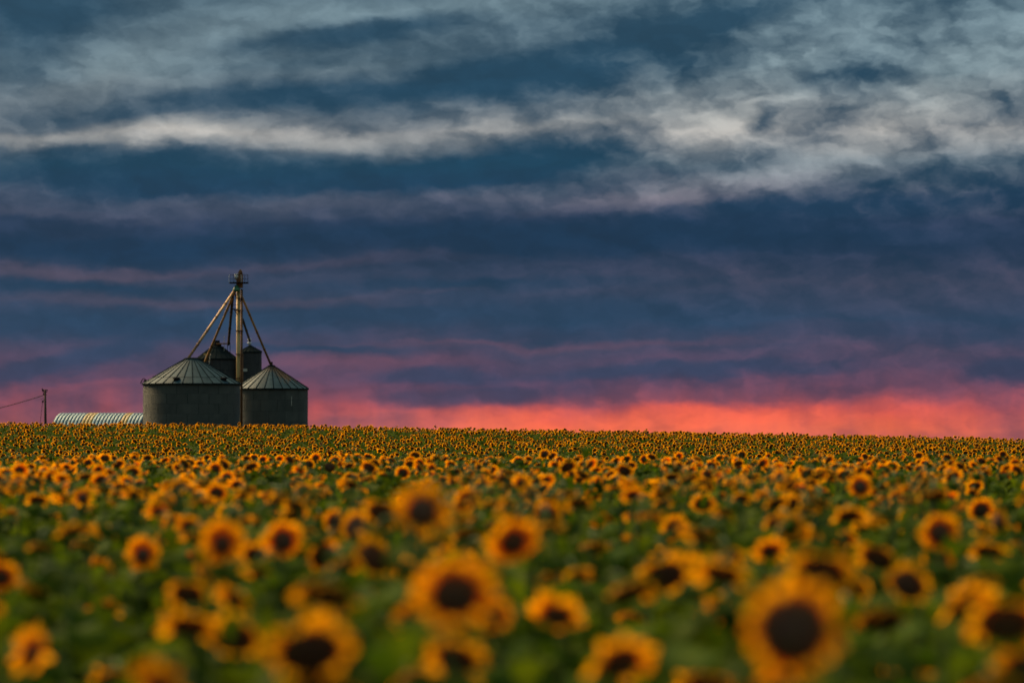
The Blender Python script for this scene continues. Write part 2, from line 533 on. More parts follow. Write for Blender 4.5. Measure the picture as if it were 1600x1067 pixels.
def build_ground():
    ys = np.concatenate([[-400, -100, -30], np.arange(0, 330, 3.0), np.arange(330, 600, 15), np.linspace(600, 6000, 24)])
    half = np.array([0, 2, 4, 7, 10, 14, 18, 23, 28, 34, 41, 50, 65, 90, 140, 250, 600, 1500, 4000.0])
    xs = np.concatenate([-half[:0:-1], half])
    Xg, Yg = np.meshgrid(xs, ys)
    Zg = ground_z(Xg.ravel(), Yg.ravel())
    v = np.stack([Xg.ravel(), Yg.ravel(), Zg], 1)
    nx = len(xs)
    f = [(j * nx + i, j * nx + i + 1, (j + 1) * nx + i + 1, (j + 1) * nx + i) for j in range(len(ys) - 1) for i in range(nx - 1)]
    me = bpy.data.meshes.new('ground')
    me.from_pydata(v.tolist(), [], f)
    me.materials.append(M['soil'])
    me.polygons.foreach_set('use_smooth', [True] * len(me.polygons))
    tag(link('ground', me), 'dark soil of the rolling sunflower field', None, None, 'structure')


build_ground()


# ------------------------------------------------------------------ grain bins
def grain_bin(name, label, cx_px, d, half_px, eave_py, apex_py, n_panel, rings, wall_mat, roof_mat, tiers=1, cap_r=0.09, sheets=14):
    s = d / FPX
    r = half_px * s
    base = P(cx_px, HORIZON, d)
    g = gz(base.x, d) - 0.15
    root = link(name, None, None, (base.x, d, g))
    tag(root, label, 'grain bin', 'grain bins behind the ridge')
    H = CAMZ + (HORIZON - eave_py) * s - g
    A = CAMZ + (HORIZON - apex_py) * s - g
    # wall core, then the curved sheets bolted round it, each ring staggered and slightly proud
    wall = MB().lathe([(r - .03, 0), (r - .03, H)], 72).build('wall', M['seam'], root, True)
    ring_h = H / rings
    sheet_mesh = {}
    for k in range(rings):
        off = (k % 2) * math.pi / sheets
        key = k % 2
        if key not in sheet_mesh:
            mb = MB(); n = 8; vs = []
            a1 = 2 * math.pi / sheets - .006
            for (rr, z) in ((r, .0), (r, ring_h - .012)):
                for i in range(n + 1):
                    q = a1 * i / n
                    vs.append((rr * math.cos(q), rr * math.sin(q), z))
            fs = [(i, i + 1, n + 2 + i, n + 1 + i) for i in range(n)]
            mb.add(vs, fs)
            sheet_mesh[key] = mb.mesh('wall_sheet', wall_mat, True)
        for j in range(sheets):
            link('wall_sheet', sheet_mesh[key], wall, (0, 0, k * ring_h), (0, 0, off + 2 * math.pi * j / sheets), (1 + .0006 * ((k * 7 + j * 3) % 5), 1 + .0006 * ((k * 7 + j * 3) % 5), 1))
    # roof: cone core, wedge panels with standing seams, eave lip, cap
    oh = r * 1.025
    rc = r * cap_r
    roof = MB().lathe([(oh - .05, H - .02), (rc, A - .05)], 72).build('roof', M['seam'], root, True)
    cuts = [0.0, 1.0] if tiers == 1 else [0.0, 0.235, 1.0]
    for t in range(len(cuts) - 1):
        f0, f1 = cuts[t], cuts[t + 1]
        mb = MB(); n = 3
        a1 = 2 * math.pi / n_panel
        g0 = .0 if t == 0 else .012
        top, bot = [], []
        for ff, lift in ((f0 + (0.012 if t else 0), .0), (f1 - (.004 if t < len(cuts) - 2 else 0), .0)):
            rr = oh + (rc - oh) * ff
            zz = H + (A - H) * ff + .03
            gap = .020 / max(rr, .2)
            for i in range(n + 1):
                q = gap + (a1 - 2 * gap) * i / n
                top.append((rr * math.cos(q), rr * math.sin(q), zz))
        mb.add(top, [(i, i + 1, n + 2 + i, n + 1 + i) for i in range(n)])
        # raised seam along one edge
        p0 = Vector((oh + (rc - oh) * f0, 0, H + (A - H) * f0 + .03)); p1 = Vector((oh + (rc - oh) * f1, 0, H + (A - H) * f1 + .03))
        pm = mb.mesh('roof_panel', roof_mat, False)
        rm = MB().tube([p0 + Vector((0, 0, .02)), p1 + Vector((0, 0, .02))], [.055, .03], 5).mesh('seam', M['seam'])
        for j in range(n_panel):
            link('roof_panel', pm, roof, (0, 0, .004 * ((j * 5) % 3)), (0, 0, a1 * j))
            link('seam', rm, roof, (0, 0, 0), (0, 0, a1 * j))
    MB().lathe([(oh - .02, H - .10), (oh + .025, H - .10), (oh + .025, H + .02), (oh - .02, H + .02)], 72).build('eave_ring', M['seam'], root, True)
    MB().lathe([(rc * 1.15, A - .08), (rc * 1.2, A + .06), (rc * .9, A + .14), (.02, A + .17)], 24).build('roof_cap', M['roof_old'], root, True)
    return root, r, H, A, s


def build_bins():
    # wide bin in front, left
    b1, r, H, A, s = grain_bin('grain_bin', 'wide grain bin with pale two-tier cone roof, left of the elevator leg', 299.5, 400, 75.5, 600, 561, 30, 7, M['wall'], M['roof'], 2, .14)
    slope = math.atan2(A - H, r)
    for px_off in (-18, 53):
        x = px_off * s
        y = -math.sqrt((r * .90) ** 2 - x * x)
        vent = MB().lathe([(.30, 0), (.30, .22), (.40, .24), (.40, .32), (.05, .42)], 14).build('roof_vent', M['iron'], b1, True)
        vent.location = (x, y, H + (A - H) * .10)
    hoop = MB()
    for k in range(2):
        q = math.pi * 1.03
        c = Vector((r * .985 * math.cos(q), r * .985 * math.sin(q) - .2 + .4 * k, H + .05))
        hoop.tube([c + Vector((-.35 + .7 * t, 0, .55 * math.sin(math.pi * t))) for t in (0, .2, .4, .6, .8, 1)], .03, 5)
    hoop.build('ladder_hoop', M['iron'], b1)
    hatch = MB().box(-.25, .25, -.2, .2, 0, .3).build('roof_hatch', M['iron'], b1)
    hatch.location = (-r * .93, -.5, H + .12)
    # second bin, right
    b2, r, H, A, s = grain_bin('grain_bin', 'grain bin with rust-streaked cone roof, right of the elevator leg', 424, 416, 57, 607.5, 572.5, 26, 6, M['wall'], M['roof_rust'], 1, .09)
    q = -math.pi / 2 + math.asin(34 / 57)
    MB().box(-.035, .035, -.03, .03, -.5, .5).build('sight_glass', M['motor'], b2).location = ((r + .03) * math.cos(q), (r + .03) * math.sin(q), H - 1.35)
    MB().tube([(0, 0, A + .1), (0, 0, A + .5)], .14, 10).build('inlet_collar', M['iron'], b2)
    # taller bins behind
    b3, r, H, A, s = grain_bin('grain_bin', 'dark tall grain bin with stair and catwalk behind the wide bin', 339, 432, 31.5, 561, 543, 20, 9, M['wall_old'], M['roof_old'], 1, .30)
    f = MB().lathe([(.5, 0), (.5, .25), (.3, .55), (.3, .75)], 14).build('inlet_hopper', M['iron'], b3, True)
    f.location = (0, 0, A + .05)
    # catwalk to the dark spout, with legs and posts
    cw = MB().box(0, 20 * s, -.25, .25, 0, .14).build('catwalk', M['rust'], b3)
    cw.location = (-.5 * s, -.6, A + .35)
    for k in range(2):
        MB().tube([(17 * s + 4 * s * k, -.6, A - 1.6), (17 * s + 4 * s * k, -.6, A + .6)], .035, 6).build('catwalk_post', M['iron'], b3)
    MB().tube([(12 * s, -.8, A - 4.0), (12 * s, -.8, A + 1.3)], .03, 6).build('antenna_rod', M['motor'], b3)
    # stair up the roof with yellow top bar
    y0 = -r - .45
    st = MB()
    for k, (x0, x1) in enumerate(((-20, -14), (-13, -7))):
        st.tube([(x0 * s, y0, H - 2.0), (x1 * s, y0 + .2, H + .55)], .045, 6)
    stair = st.build('stair', M['motor'], b3)
    for k in range(6):
        z = H - 1.7 + k * .4
        MB().box((-19 + 6 * k / 6) * s, (-12 + 6 * k / 6) * s, y0 - .05, y0 + .12, z, z + .05).build('tread', M['iron'], stair)
    MB().box(-17.5 * s, -9 * s, y0 - .12, y0, H + .38, H + .58).build('guard_bar', M['yellow_paint'], b3)
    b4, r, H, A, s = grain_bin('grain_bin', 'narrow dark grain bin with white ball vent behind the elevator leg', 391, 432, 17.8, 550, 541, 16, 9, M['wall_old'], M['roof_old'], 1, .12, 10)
    vb = MB().lathe([(.0, 0), (.10, .0), (.10, .15), (.24, .24), (.24, .36), (.11, .46), (.11, .52), (.20, .60), (.22, .72), (.16, .84), (0, .88)], 14).build('ball_vent', M['white_paint'], b4, True)
    vb.location = (-.1, 0, A + .05)
    MB().box(-.25, .25, -.03, .03, 0, .3).build('ladder_bracket', M['motor'], b4).location = (-.5, -r - .05, H - 2.2)


def rust_roof():
    """Roof sheet with rust running down from the peak (a stain of its own shape)."""
    m = vary(material('rust_streaked_roof_sheet', (.4, .45, .45), .6, .0, .03), (.030, .056, .060), (.050, .083, .087), nscale=.9, rough=(.3, .5), per_object=.12)
    nt = m.node_tree; N, L = nt.nodes, nt.links
    b = N['Principled BSDF']
    src = b.inputs['Base Color'].links[0].from_socket
    tc = N.new('ShaderNodeTexCoord')
    geo = N.new('ShaderNodeNewGeometry')
    mp = N.new('ShaderNodeMapping'); mp.inputs['Scale'].default_value = (1.1, .4, .25)
    L.new(geo.outputs['Position'], mp.inputs[0])
    nz = N.new('ShaderNodeTexNoise'); nz.inputs['Scale'].default_value = 2.2; nz.inputs['Detail'].default_value = 5
    L.new(mp.outputs[0], nz.inputs['Vector'])
    sp = N.new('ShaderNodeSeparateXYZ'); L.new(geo.outputs['Position'], sp.inputs[0])
    # height up the cone, and a bias to the right flank
    h = N.new('ShaderNodeMapRange'); h.inputs[1].default_value = 6.8; h.inputs[2].default_value = 9.2
    L.new(sp.outputs[2], h.inputs[0])
    xx = N.new('ShaderNodeMapRange'); xx.inputs[1].default_value = -26.5; xx.inputs[2].default_value = -24.6; xx.inputs[3].default_value = 0; xx.inputs[4].default_value = .5
    L.new(sp.outputs[0], xx.inputs[0])
    a = N.new('ShaderNodeMath'); a.operation = 'ADD'; L.new(h.outputs[0], a.inputs[0]); L.new(nz.outputs['Fac'], a.inputs[1])
    a2 = N.new('ShaderNodeMath'); a2.operation = 'ADD'; L.new(a.outputs[0], a2.inputs[0]); L.new(xx.outputs[0], a2.inputs[1])
    st = N.new('ShaderNodeMapRange'); st.interpolation_type = 'SMOOTHSTEP'; st.inputs[1].default_value = 1.12; st.inputs[2].default_value = 1.55
    st.inputs[4].default_value = .85
    L.new(a2.outputs[0], st.inputs[0])
    mx = N.new('ShaderNodeMix'); mx.data_type = 'RGBA'
    L.new(st.outputs[0], mx.inputs[0]); L.new(src, mx.inputs[6]); mx.inputs[7].default_value = (.13, .075, .035, 1)
    L.new(mx.outputs[2], b.inputs['Base Color'])
    return m


M['roof_rust'] = rust_roof()
build_bins()


# ------------------------------------------------------------------ bucket elevator with its spouts
def build_elevator():
    d = 409.0
    s = d / FPX
    b = P(374, HORIZON, d)
    g = gz(b.x, d) - .1
    root = link('bucket_elevator', None, None, (b.x, d, g))
    tag(root, 'tall rusty bucket elevator leg with platform and spouts fanning out to the bins', 'grain elevator')

    def L_(px, py, dd=d):
        p = P(px, py, dd)
        return p - Vector((b.x, d, g))
    z = lambda py: CAMZ + (HORIZON - py) * s - g
    # twin trunks
    w = 3.1 * s
    x0 = L_(372.3, 0).x
    MB().tube([(x0, -.1, 0), (x0, -.1, z(452))], w, 12).build('trunk', M['leg'], root, True)
    x1 = L_(377.3, 0).x
    MB().tube([(x1, .12, 0), (x1, .12, z(452))], 1.9 * s, 12).build('trunk', M['leg_dark'], root, True)
    for py in (591, 553.5, 517, 485, 466):
        MB().box(x0 - 3.9 * s, x1 + 2.6 * s, -.42, .42, z(py) - .05, z(py) + .05).build('trunk_band', M['leg_dark'], root)
    # head: boot-shaped hood over the top pulley
    hm = MB()
    prof = [(-4.6, 450), (5.0, 450), (5.2, 430), (4.0, 424), (2.0, 421), (0.2, 422.5), (-3.2, 428), (-4.8, 431)]
    vs = [((px) * s, y, z(py)) for y in (-.38, .38) for px, py in prof]
    n = len(prof)
    hm.add(vs, [tuple(range(n)), tuple(range(2 * n - 1, n - 1, -1))] + [(i, n + i, n + (i + 1) % n, (i + 1) % n) for i in range(n)])
    hm.build('head_hood', M['rust'], root)
    mt = MB().tube([(-4.6 * s, -.46, z(437)), (-4.6 * s, -.46, z(428))], .17, 12).build('motor', M['motor'], root, True)
    for py in (429, 432.2):
        MB().tube([(-4.6 * s, -.46, z(py) - .05), (-4.6 * s, -.46, z(py) + .06)], .2, 12).build('motor_ring', M['white_paint'], mt)
    # platform and railing
    pl = MB().box(-15.5 * s, 13.5 * s, -.95, .95, z(442.8), z(441.3)).build('platform', M['iron'], root)
    for px, mat in ((-15.3, 'white_paint'), (-8.5, 'iron'), (3.6, 'white_paint'), (8.5, 'iron'), (13.2, 'iron')):
        MB().tube([(px * s, -.92, z(442)), (px * s, -.92, z(429.5))], .024, 6).build('rail_post', M[mat], pl)
        MB().tube([(px * s, .92, z(442)), (px * s, .92, z(429.5))], .009, 6).build('rail_post', M['iron'], pl)
    for yy in (-.92, .92):
        for py in (429.5, 436):
            MB().tube([(-15.4 * s, yy, z(py)), (13.3 * s, yy, z(py))], .013 if yy < 0 else .008, 6).build('rail', M['iron'], pl)
    for px in (-15.4, 13.3):
        for py in (429.5, 436):
            MB().tube([(px * s, -.92, z(py)), (px * s, .92, z(py))], .009, 6).build('rail', M['iron'], pl)
    # green distributor under the head, spouts leave from it
    ds = MB().lathe([(.16, z(446)), (.22, z(448)), (.40, z(452.5)), (.44, z(453.5)), (.3, z(455.5)), (.1, z(456))], 14, (-4.2 * s, -.5)).build('distributor', M['green_paint'], root, True)

    def spout(a, bpt, r, mat, bands=0):
        o = MB().tube([a, bpt], r, 10).build('spout', M[mat], root, True)
        for k in range(bands):
            t = (k + 1) / (bands + 1)
            c = a.lerp(bpt, t); dr = (bpt - a).normalized() * .06
            MB().tube([c - dr, c + dr], r * 1.22, 10).build('spout_collar', M['leg_dark'], o)
        return o
    spout(L_(366, 454, 408.4), L_(294, 560, 400), .135, 'spout', 4)
    spout(L_(366.5, 456, 409), L_(319.5, 567, 425), .13, 'spout', 3)
    spout(L_(363.5, 462, 409.6), L_(356.8, 538, 431.2), .15, 'spout_dark', 2)
    spout(L_(378, 464, 409.2), L_(424, 572, 416), .12, 'spout', 3)
    spout(L_(379, 499, 410.5), L_(390.3, 533, 431.6), .13, 'spout_dark', 1)
    MB().tube([L_(366, 456, 408.8), L_(371.5, 474, 409)], .07, 8).build('strut', M['leg_dark'], root)
    # small rest platform with braces
    rp = MB().box(-13 * s, -1.5 * s, -.5, .4, z(483.8), z(482.6)).build('rest_platform', M['iron'], root)
    MB().tube([(-12.8 * s, -.45, z(483)), (-12.8 * s, -.45, z(476.5))], .03, 6).build('rail_post', M['iron'], rp)
    MB().tube([(-12.8 * s, -.45, z(476.5)), (-2 * s, -.45, z(476.5))], .026, 6).build('rail', M['iron'], rp)
    MB().tube([(-8 * s, -.3, z(483.5)), (-3 * s, -.3, z(492))], .05, 6).build('brace', M['leg_dark'], rp)
    # caged ladder down the right side
    ld = MB()
    for xx in (2.6, 6.0):
        ld.tube([(xx * s, -.42, z(598)), (xx * s, -.42, z(553))], .03, 6)
    lad = ld.build('ladder', M['rust'], root)
    for k in range(12):
        py = 555 + k * 3.5
        MB().box(2.6 * s, 6.0 * s, -.45, -.39, z(py) - .03, z(py) + .03).build('rung', M['rust'], lad)


build_elevator()


# ------------------------------------------------------------------ arched hut
def build_hut():
    d = 430.0
    s = d / FPX
    a = P(95, HORIZON, d)
    g = gz(a.x, d) - .1
    top = CAMZ + (HORIZON - 646.0) * s - g
    ang = R(-13)
    root = link('quonset_hut', None, None, (a.x, d, g), (0, 0, ang))
    tag(root, 'long low arched corrugated metal hut with two yellow panels', 'hut')
    W = 4.2
    pitch = 5.6 * s / math.cos(ang)
    n = 25
    seg = 16
    # one corrugated arch panel: crest and trough strip running over the vault
    def panel():
        mb = MB(); vs = []
        prof = [(pitch * .20, 0), (pitch * .30, .06), (pitch * .45, .09), (pitch * .75, .09), (pitch * .90, .06), (pitch, 0)]
        for i in range(seg + 1):
            q = math.pi * i / seg
            for (xx, dh) in prof:
                vs.append((xx, -(W + dh) * math.cos(q), (top + dh) * math.sin(q)))
        m = len(prof)
        fs = [(i * m + k, i * m + k + 1, (i + 1) * m + k + 1, (i + 1) * m + k) for i in range(seg) for k in range(m - 1)]
        return mb.add(vs, fs)
    pb, py_ = panel().mesh('roof_panel', M['hut']), panel().mesh('roof_panel', M['hut_yellow'])
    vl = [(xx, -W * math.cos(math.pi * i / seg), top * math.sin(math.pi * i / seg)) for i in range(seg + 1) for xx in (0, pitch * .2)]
    vb_ = MB().add(vl, [(2 * i, 2 * i + 1, 2 * i + 3, 2 * i + 2) for i in range(seg)]).mesh('valley', M['hut_dark'])  # trough strips, their shade painted in as dark colour
    for k in range(n):
        o = link('roof_panel', py_ if k in (8, 9, 10, 19, 20) else pb, root, (k * pitch + .002, 0, 0))
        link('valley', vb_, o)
        if k in (8, 9, 10, 19, 20): o['label'] = 'yellow translucent roof panel'
    ew = MB()
    vs = [(0.05, -W * math.cos(math.pi * i / seg), top * math.sin(math.pi * i / seg)) for i in range(seg + 1)]
    ew.add(vs, [tuple(range(seg + 1))])
    ew.build('end_wall', M['hut'], root)
    x1 = n * pitch
    ew = MB().add([(x1, y, z) for _, y, z in vs], [tuple(range(seg + 1))[::-1]])
    ew.build('end_wall', M['hut'], root)


build_hut()


# ------------------------------------------------------------------ utility pole and wire
def build_pole():
    d = 425.0
    s = d / FPX
    b = P(72, HORIZON, d)
    g = gz(b.x, d) - .2
    root = link('utility_pole', None, None, (b.x, d, g))
    tag(root, 'weathered wooden utility pole with guy wire beside the arched hut', 'utility pole')
    z = lambda py: CAMZ + (HORIZON - py) * s - g
    MB().tube([(0, 0, 0), (-1.6 * s, 0, z(608.5))], [.17, .115], 10).build('post', M['wood'], root, True)
    for py, l in ((609.5, .30), (612, .24), (616.5, .16)):
        ins = MB().tube([(-1.6 * s - l, -.02, z(py)), (-1.6 * s + l, -.02, z(py))], .06, 6).build('bracket', M['iron'], root)
        MB().lathe([(.05, 0), (.085, .05), (.06, .16), (.02, .2)], 8, (-1.6 * s - l, -.02)).build('insulator', M['iron'], ins).location = (0, 0, z(py))
    gy = MB().tube([(-1.4 * s, 0, z(620)), (-4.9 * s, 0, z(627.5)), (-5.5 * s, 0, z(629)), (-14.5 * s, 0, 0)], .024, 5).build('guy_wire', M['iron'], root)
    MB().tube([(-5.6 * s, 0, z(629)), (-4.6 * s, 0, z(626))], .09, 8).build('guy_insulator', M['iron'], gy)
    MB().tube([(-1.4 * s, 0, z(621.5)), (-8 * s, .0, z(623.5)), (-5.4 * s, 0, z(628))], .018, 5).build('jumper_wire', M['iron'], gy)
    # overhead line running out of the picture to the left
    p0 = P(69.5, 617, d); pts = []
    for i in range(25):
        t = i / 24
        px = 69.5 - 240 * t
        py = 617 + 46 * t - 34 * t * (1 - t) * -1
        pts.append(P(px, py, d + 30 * t))
    w = MB().tube(pts, .04, 5).build('overhead_wire', M['iron'])
    tag(w, 'thin dark overhead wire running left from the utility pole', 'wire')


build_pole()

# ------------------------------------------------------------------ sunflowers
rng = np.random.default_rng(11)


class Tpl:
    """Vertices, triangles/quads, material index per face and tone per vertex of a plant piece."""
    def __init__(self):
        self.v, self.f, self.m, self.c = [], [], [], []

    def add(self, verts, faces, mat, cols):
        b = len(self.v)
        self.v += [tuple(map(float, p)) for p in verts]
        self.c += [tuple(q) for q in cols]
        for f in faces:
            self.f.append(tuple(i + b for i in f)); self.m.append(mat)

    def mesh(self, name, smooth=True):
        me = bpy.data.meshes.new(name)
        me.from_pydata(self.v, [], self.f)
        used = sorted(set(self.m))
        for k in used: me.materials.append(PLANT_MATS[k])
        me.polygons.foreach_set('material_index', [used.index(k) for k in self.m])
        me.polygons.foreach_set('use_smooth', [smooth] * len(self.f))
        at = me.attributes.new('tone', 'FLOAT_COLOR', 'POINT')
        at.data.foreach_set('color', np.array([(*c, 1.0) for c in self.c], np.float32).ravel())
        me.update()
        return me


def mixc(a, b, t):
    return tuple(a[i] + (b[i] - a[i]) * t for i in range(3))


PET_BASE, PET_TIP = (.76, .16, .003), (.94, .43, .006)
LEAF_A, LEAF_B = (.022, .058, .007), (.108, .145, .010)


def petals(tp, r0, r1, n, layers, seg, cone, curl, wid, rg, gaps=.4):
    """Ray petals round a disc of radius r0, tips near r1; the head faces +Z."""
    for ly in range(layers):
        for k in range(n):
            q = 2 * math.pi * (k + .5 * ly + rg.normal(0, .12)) / n
            low = max(0.0, -math.sin(q))          # petals hanging below the disc are shorter, thinner, some shed
            if rg.random() < .05 + gaps * low: continue
            ln = (r1 - r0 * .85) * rg.uniform(.78, 1.18) * (1 - .22 * low)
            w = wid * rg.uniform(.85, 1.15)
            cn = cone * (1 - 1.1 * low) + rg.normal(0, .17) - .10 * ly
            cu = curl + rg.normal(0, .4)
            tone = rg.uniform(.72, 1.15)
            ca, sa = math.cos(q), math.sin(q)
            vs, cs = [], []
            rr, zz, an = r0 * .85, -.006 * ly, cn
            for i in range(seg + 1):
                t = i / seg
                half = w * (math.sin(math.pi * min(.12 + .88 * t, 1.0)) ** .75) * .5 if i < seg else .0012
                for sgn in (-1, 0, 1):
                    lift = -.18 * half if sgn == 0 else 0
                    vs.append((ca * rr - sa * half * sgn, sa * rr + ca * half * sgn, zz + lift))
                    cs.append(tuple(x * tone for x in mixc(PET_BASE, PET_TIP, min(1, t * 1.9))))
                rr += ln / seg * math.cos(an); zz += ln / seg * math.sin(an)
                an -= cu / seg
            fs = []
            for i in range(seg):
                a = i * 3
                fs += [(a, a + 1, a + 4, a + 3), (a + 1, a + 2, a + 5, a + 4)]
            tp.add(vs, fs, 0, cs)


def disc(tp, r, n, dome, rg, rings):
    vs, cs, fs = [(0, 0, dome)], [(.19, .10, .055)], []
    for j in range(1, rings + 1):
        t = j / rings
        z = dome * (1 - t ** 2.4) - (.004 if j == rings else 0)
        for k in range(n):
            q = 2 * math.pi * k / n
            e = 1 + rg.normal(0, .012)
            vs.append((r * t * e * math.cos(q), r * t * e * math.sin(q), z + rg.normal(0, .0012)))
            base = mixc((.13, .062, .036), (.26, .085, .02), max(0, (t - .6) / .4)) if t > .35 else (.17, .095, .052)
            cs.append(tuple(x * rg.uniform(.7, 1.3) for x in base))
    for k in range(n):
        fs.append((0, 1 + k, 1 + (k + 1) % n))
    for j in range(rings - 1):
        for k in range(n):
            a = 1 + j * n + k; b = 1 + j * n + (k + 1) % n
            fs.append((a, a + n, b + n, b))
    tp.add(vs, fs, 1, cs)


def calyx(tp, r, n, rg, bracts=True):
    """Green back of the head with pointed bracts."""
    prof = [(r * 1.02, -.004), (r * .85, -.028), (r * .4, -.045), (.014, -.06)]
    vs, cs, fs = [], [], []
    for (rr, z) in prof:
        for k in range(n):
            q = 2 * math.pi * k / n
            vs.append((rr * math.cos(q), rr * math.sin(q), z)); cs.append(mixc(LEAF_A, LEAF_B, rg.uniform(.3, 1)))
    for i in range(len(prof) - 1):
        for k in range(n):
            k2 = (k + 1) % n
            fs.append((i * n + k, (i + 1) * n + k, (i + 1) * n + k2, i * n + k2))
    tp.add(vs, fs, 2, cs)
    if bracts:
        for k in range(14):
            q = 2 * math.pi * (k + rg.uniform(-.2, .2)) / 14
            h = .16
            ln = r + rg.uniform(.035, .055)
            pts = [(r * .9 * math.cos(q - h), r * .9 * math.sin(q - h), -.012), (r * .9 * math.cos(q + h), r * .9 * math.sin(q + h), -.012), (ln * math.cos(q), ln * math.sin(q), -.005 + rg.uniform(-.02, .01))]
            tp.add(pts, [(0, 1, 2)], 2, [mixc(LEAF_A, LEAF_B, .7)] * 3)


def leaf(tp, ln, wd, nl, nw, droop, fold, rg, mat=None):
    """Heart-shaped leaf along +Y from its petiole at the origin, drooping towards the tip."""
    prof = [(0, .0), (.06, .62), (.2, .95), (.38, 1.0), (.6, .78), (.82, .40), (1.0, .02)]
    ts = np.linspace(0, 1, nl + 1)
    pet = .10
    vs, cs, fs = [], [], []
    y, z, an = pet, pet * .5, .30
    light = rg.uniform(0, 1)
    for i, t in enumerate(ts):
        half = wd * .5 * np.interp(t, [p[0] for p in prof], [p[1] for p in prof])
        for k in range(nw + 1):
            e = -1 + 2 * k / nw
            wob = rg.normal(0, .006)
            vs.append((half * e, y - (.035 * abs(e) if t < .2 else 0), z + abs(e) * half * fold + wob))
            cs.append(mixc(LEAF_A, LEAF_B, min(1, max(0, light * .7 + .3 * (1 - abs(e)) + rg.normal(0, .08)))))
        y += ln / nl * math.cos(an); z += ln / nl * math.sin(an)
        an -= droop / nl
    m = nw + 1
    for i in range(nl):
        for k in range(nw):
            fs.append((i * m + k, i * m + k + 1, (i + 1) * m + k + 1, (i + 1) * m + k))
    b = len(vs)
    w = .006
    vs += [(-w, 0, 0), (w, 0, 0), (w, pet + .01, pet * .5), (-w, pet + .01, pet * .5)]
    cs += [LEAF_B] * 4
    fs.append((b, b + 1, b + 2, b + 3))
    tp.add(vs, fs, 2, cs)


def stem_path(t, H=HEAD):
    """Stem centre line for a head that nods by t radians below level; returns points and the head centre."""
    pts = [(0, 0, 0), (.012, .01, H * .35), (-.008, .005, H * .7)]
    # arc of the neck: from straight up to the direction opposite the face normal
    rad = .085
    top = H - .02
    a_end = math.pi / 2 + t            # total turn
    z0 = top - rad * (1.0 if a_end > math.pi / 2 else math.sin(a_end))
    y0 = .02
    for i in range(7):
        a = a_end * i / 6
        pts.append((0, y0 - rad * (1 - math.cos(a)), z0 + rad * math.sin(a)))
    e = Vector(pts[-1]); n = Vector((0, -math.cos(t), -math.sin(t)))
    return pts, e + n * .055


def stem(tp, pts, n, r0=.016, r1=.011):
    vs, fs, cs = [], [], []
    P_ = [Vector(p) for p in pts]
    for i, p in enumerate(P_):
        d = (P_[min(i + 1, len(P_) - 1)] - P_[max(i - 1, 0)]).normalized()
        a = Vector((1, 0, 0)); b = d.cross(a).normalized()
        r = r0 + (r1 - r0) * i / (len(P_) - 1)
        for k in range(n):
            q = 2 * math.pi * k / n
            vs.append(p + r * (math.cos(q) * a + math.sin(q) * b)); cs.append((.075, .115, .022))
    for i in range(len(P_) - 1):
        for k in range(n):
            k2 = (k + 1) % n
            fs.append((i * n + k, i * n + k2, (i + 1) * n + k2, (i + 1) * n + k))
    tp.add(vs, fs, 3, cs)


def head_matrix(t, c):
    return Matrix.Translation(c) @ Matrix.Rotation(math.pi / 2 + t, 4, 'X')


# --- meshes shared by the individually built plants
DROOPS = [-8, 8, 24, 40, 54, 68]
HEADS = [(.062, .150), (.078, .154), (.094, .158), (.112, .166)]     # disc radius, petal tip radius
stem_mesh, head_at = [], []
for t in DROOPS:
    pts, c = stem_path(R(t))
    tp = Tpl(); stem(tp, pts, 7)
    stem_mesh.append(tp.mesh('stem')); head_at.append(c)
disc_mesh, petal_mesh, calyx_mesh = [], [], []
# four disc sizes x four ages: fresh full ring, nodding with few lower petals, ragged full ring, old and sparse
STYLES = [(16, 2, .34, .3, .10), (15, 2, .62, .35, .95), (13, 2, .15, .7, .40), (12, 2, .85, .2, 1.3)]
for i, (r0, r1) in enumerate(HEADS):
    for v, (np_, ly_, cone_, curl_, gap_) in enumerate(STYLES):
        rg = np.random.default_rng(50 + i * 4 + v)
        tp = Tpl(); disc(tp, r0, 20, .034, rg, 5); disc_mesh.append(tp.mesh('flower_head'))
        tp = Tpl(); petals(tp, r0, r1, np_, ly_, 4, cone_, curl_, .047, rg, gap_); petal_mesh.append(tp.mesh('petals'))
        tp = Tpl(); calyx(tp, r0, 14, rg); calyx_mesh.append(tp.mesh('calyx'))


def variant(size, dr, rg):
    if dr >= 3:
        return size * 4 + rg.choice((1, 1, 3, 3, 3) if dr > 3 else (1, 1, 3, 1, 2))
    return size * 4 + rg.choice((0, 0, 2))


leaf_mesh = []
for v in range(7):
    rg = np.random.default_rng(90 + v)
    tp = Tpl(); leaf(tp, rg.uniform(.25, .34), rg.uniform(.22, .31), 6, 4, rg.uniform(1.5, 3.0), rg.uniform(.05, .35), rg)
    leaf_mesh.append(tp.mesh('leaf'))


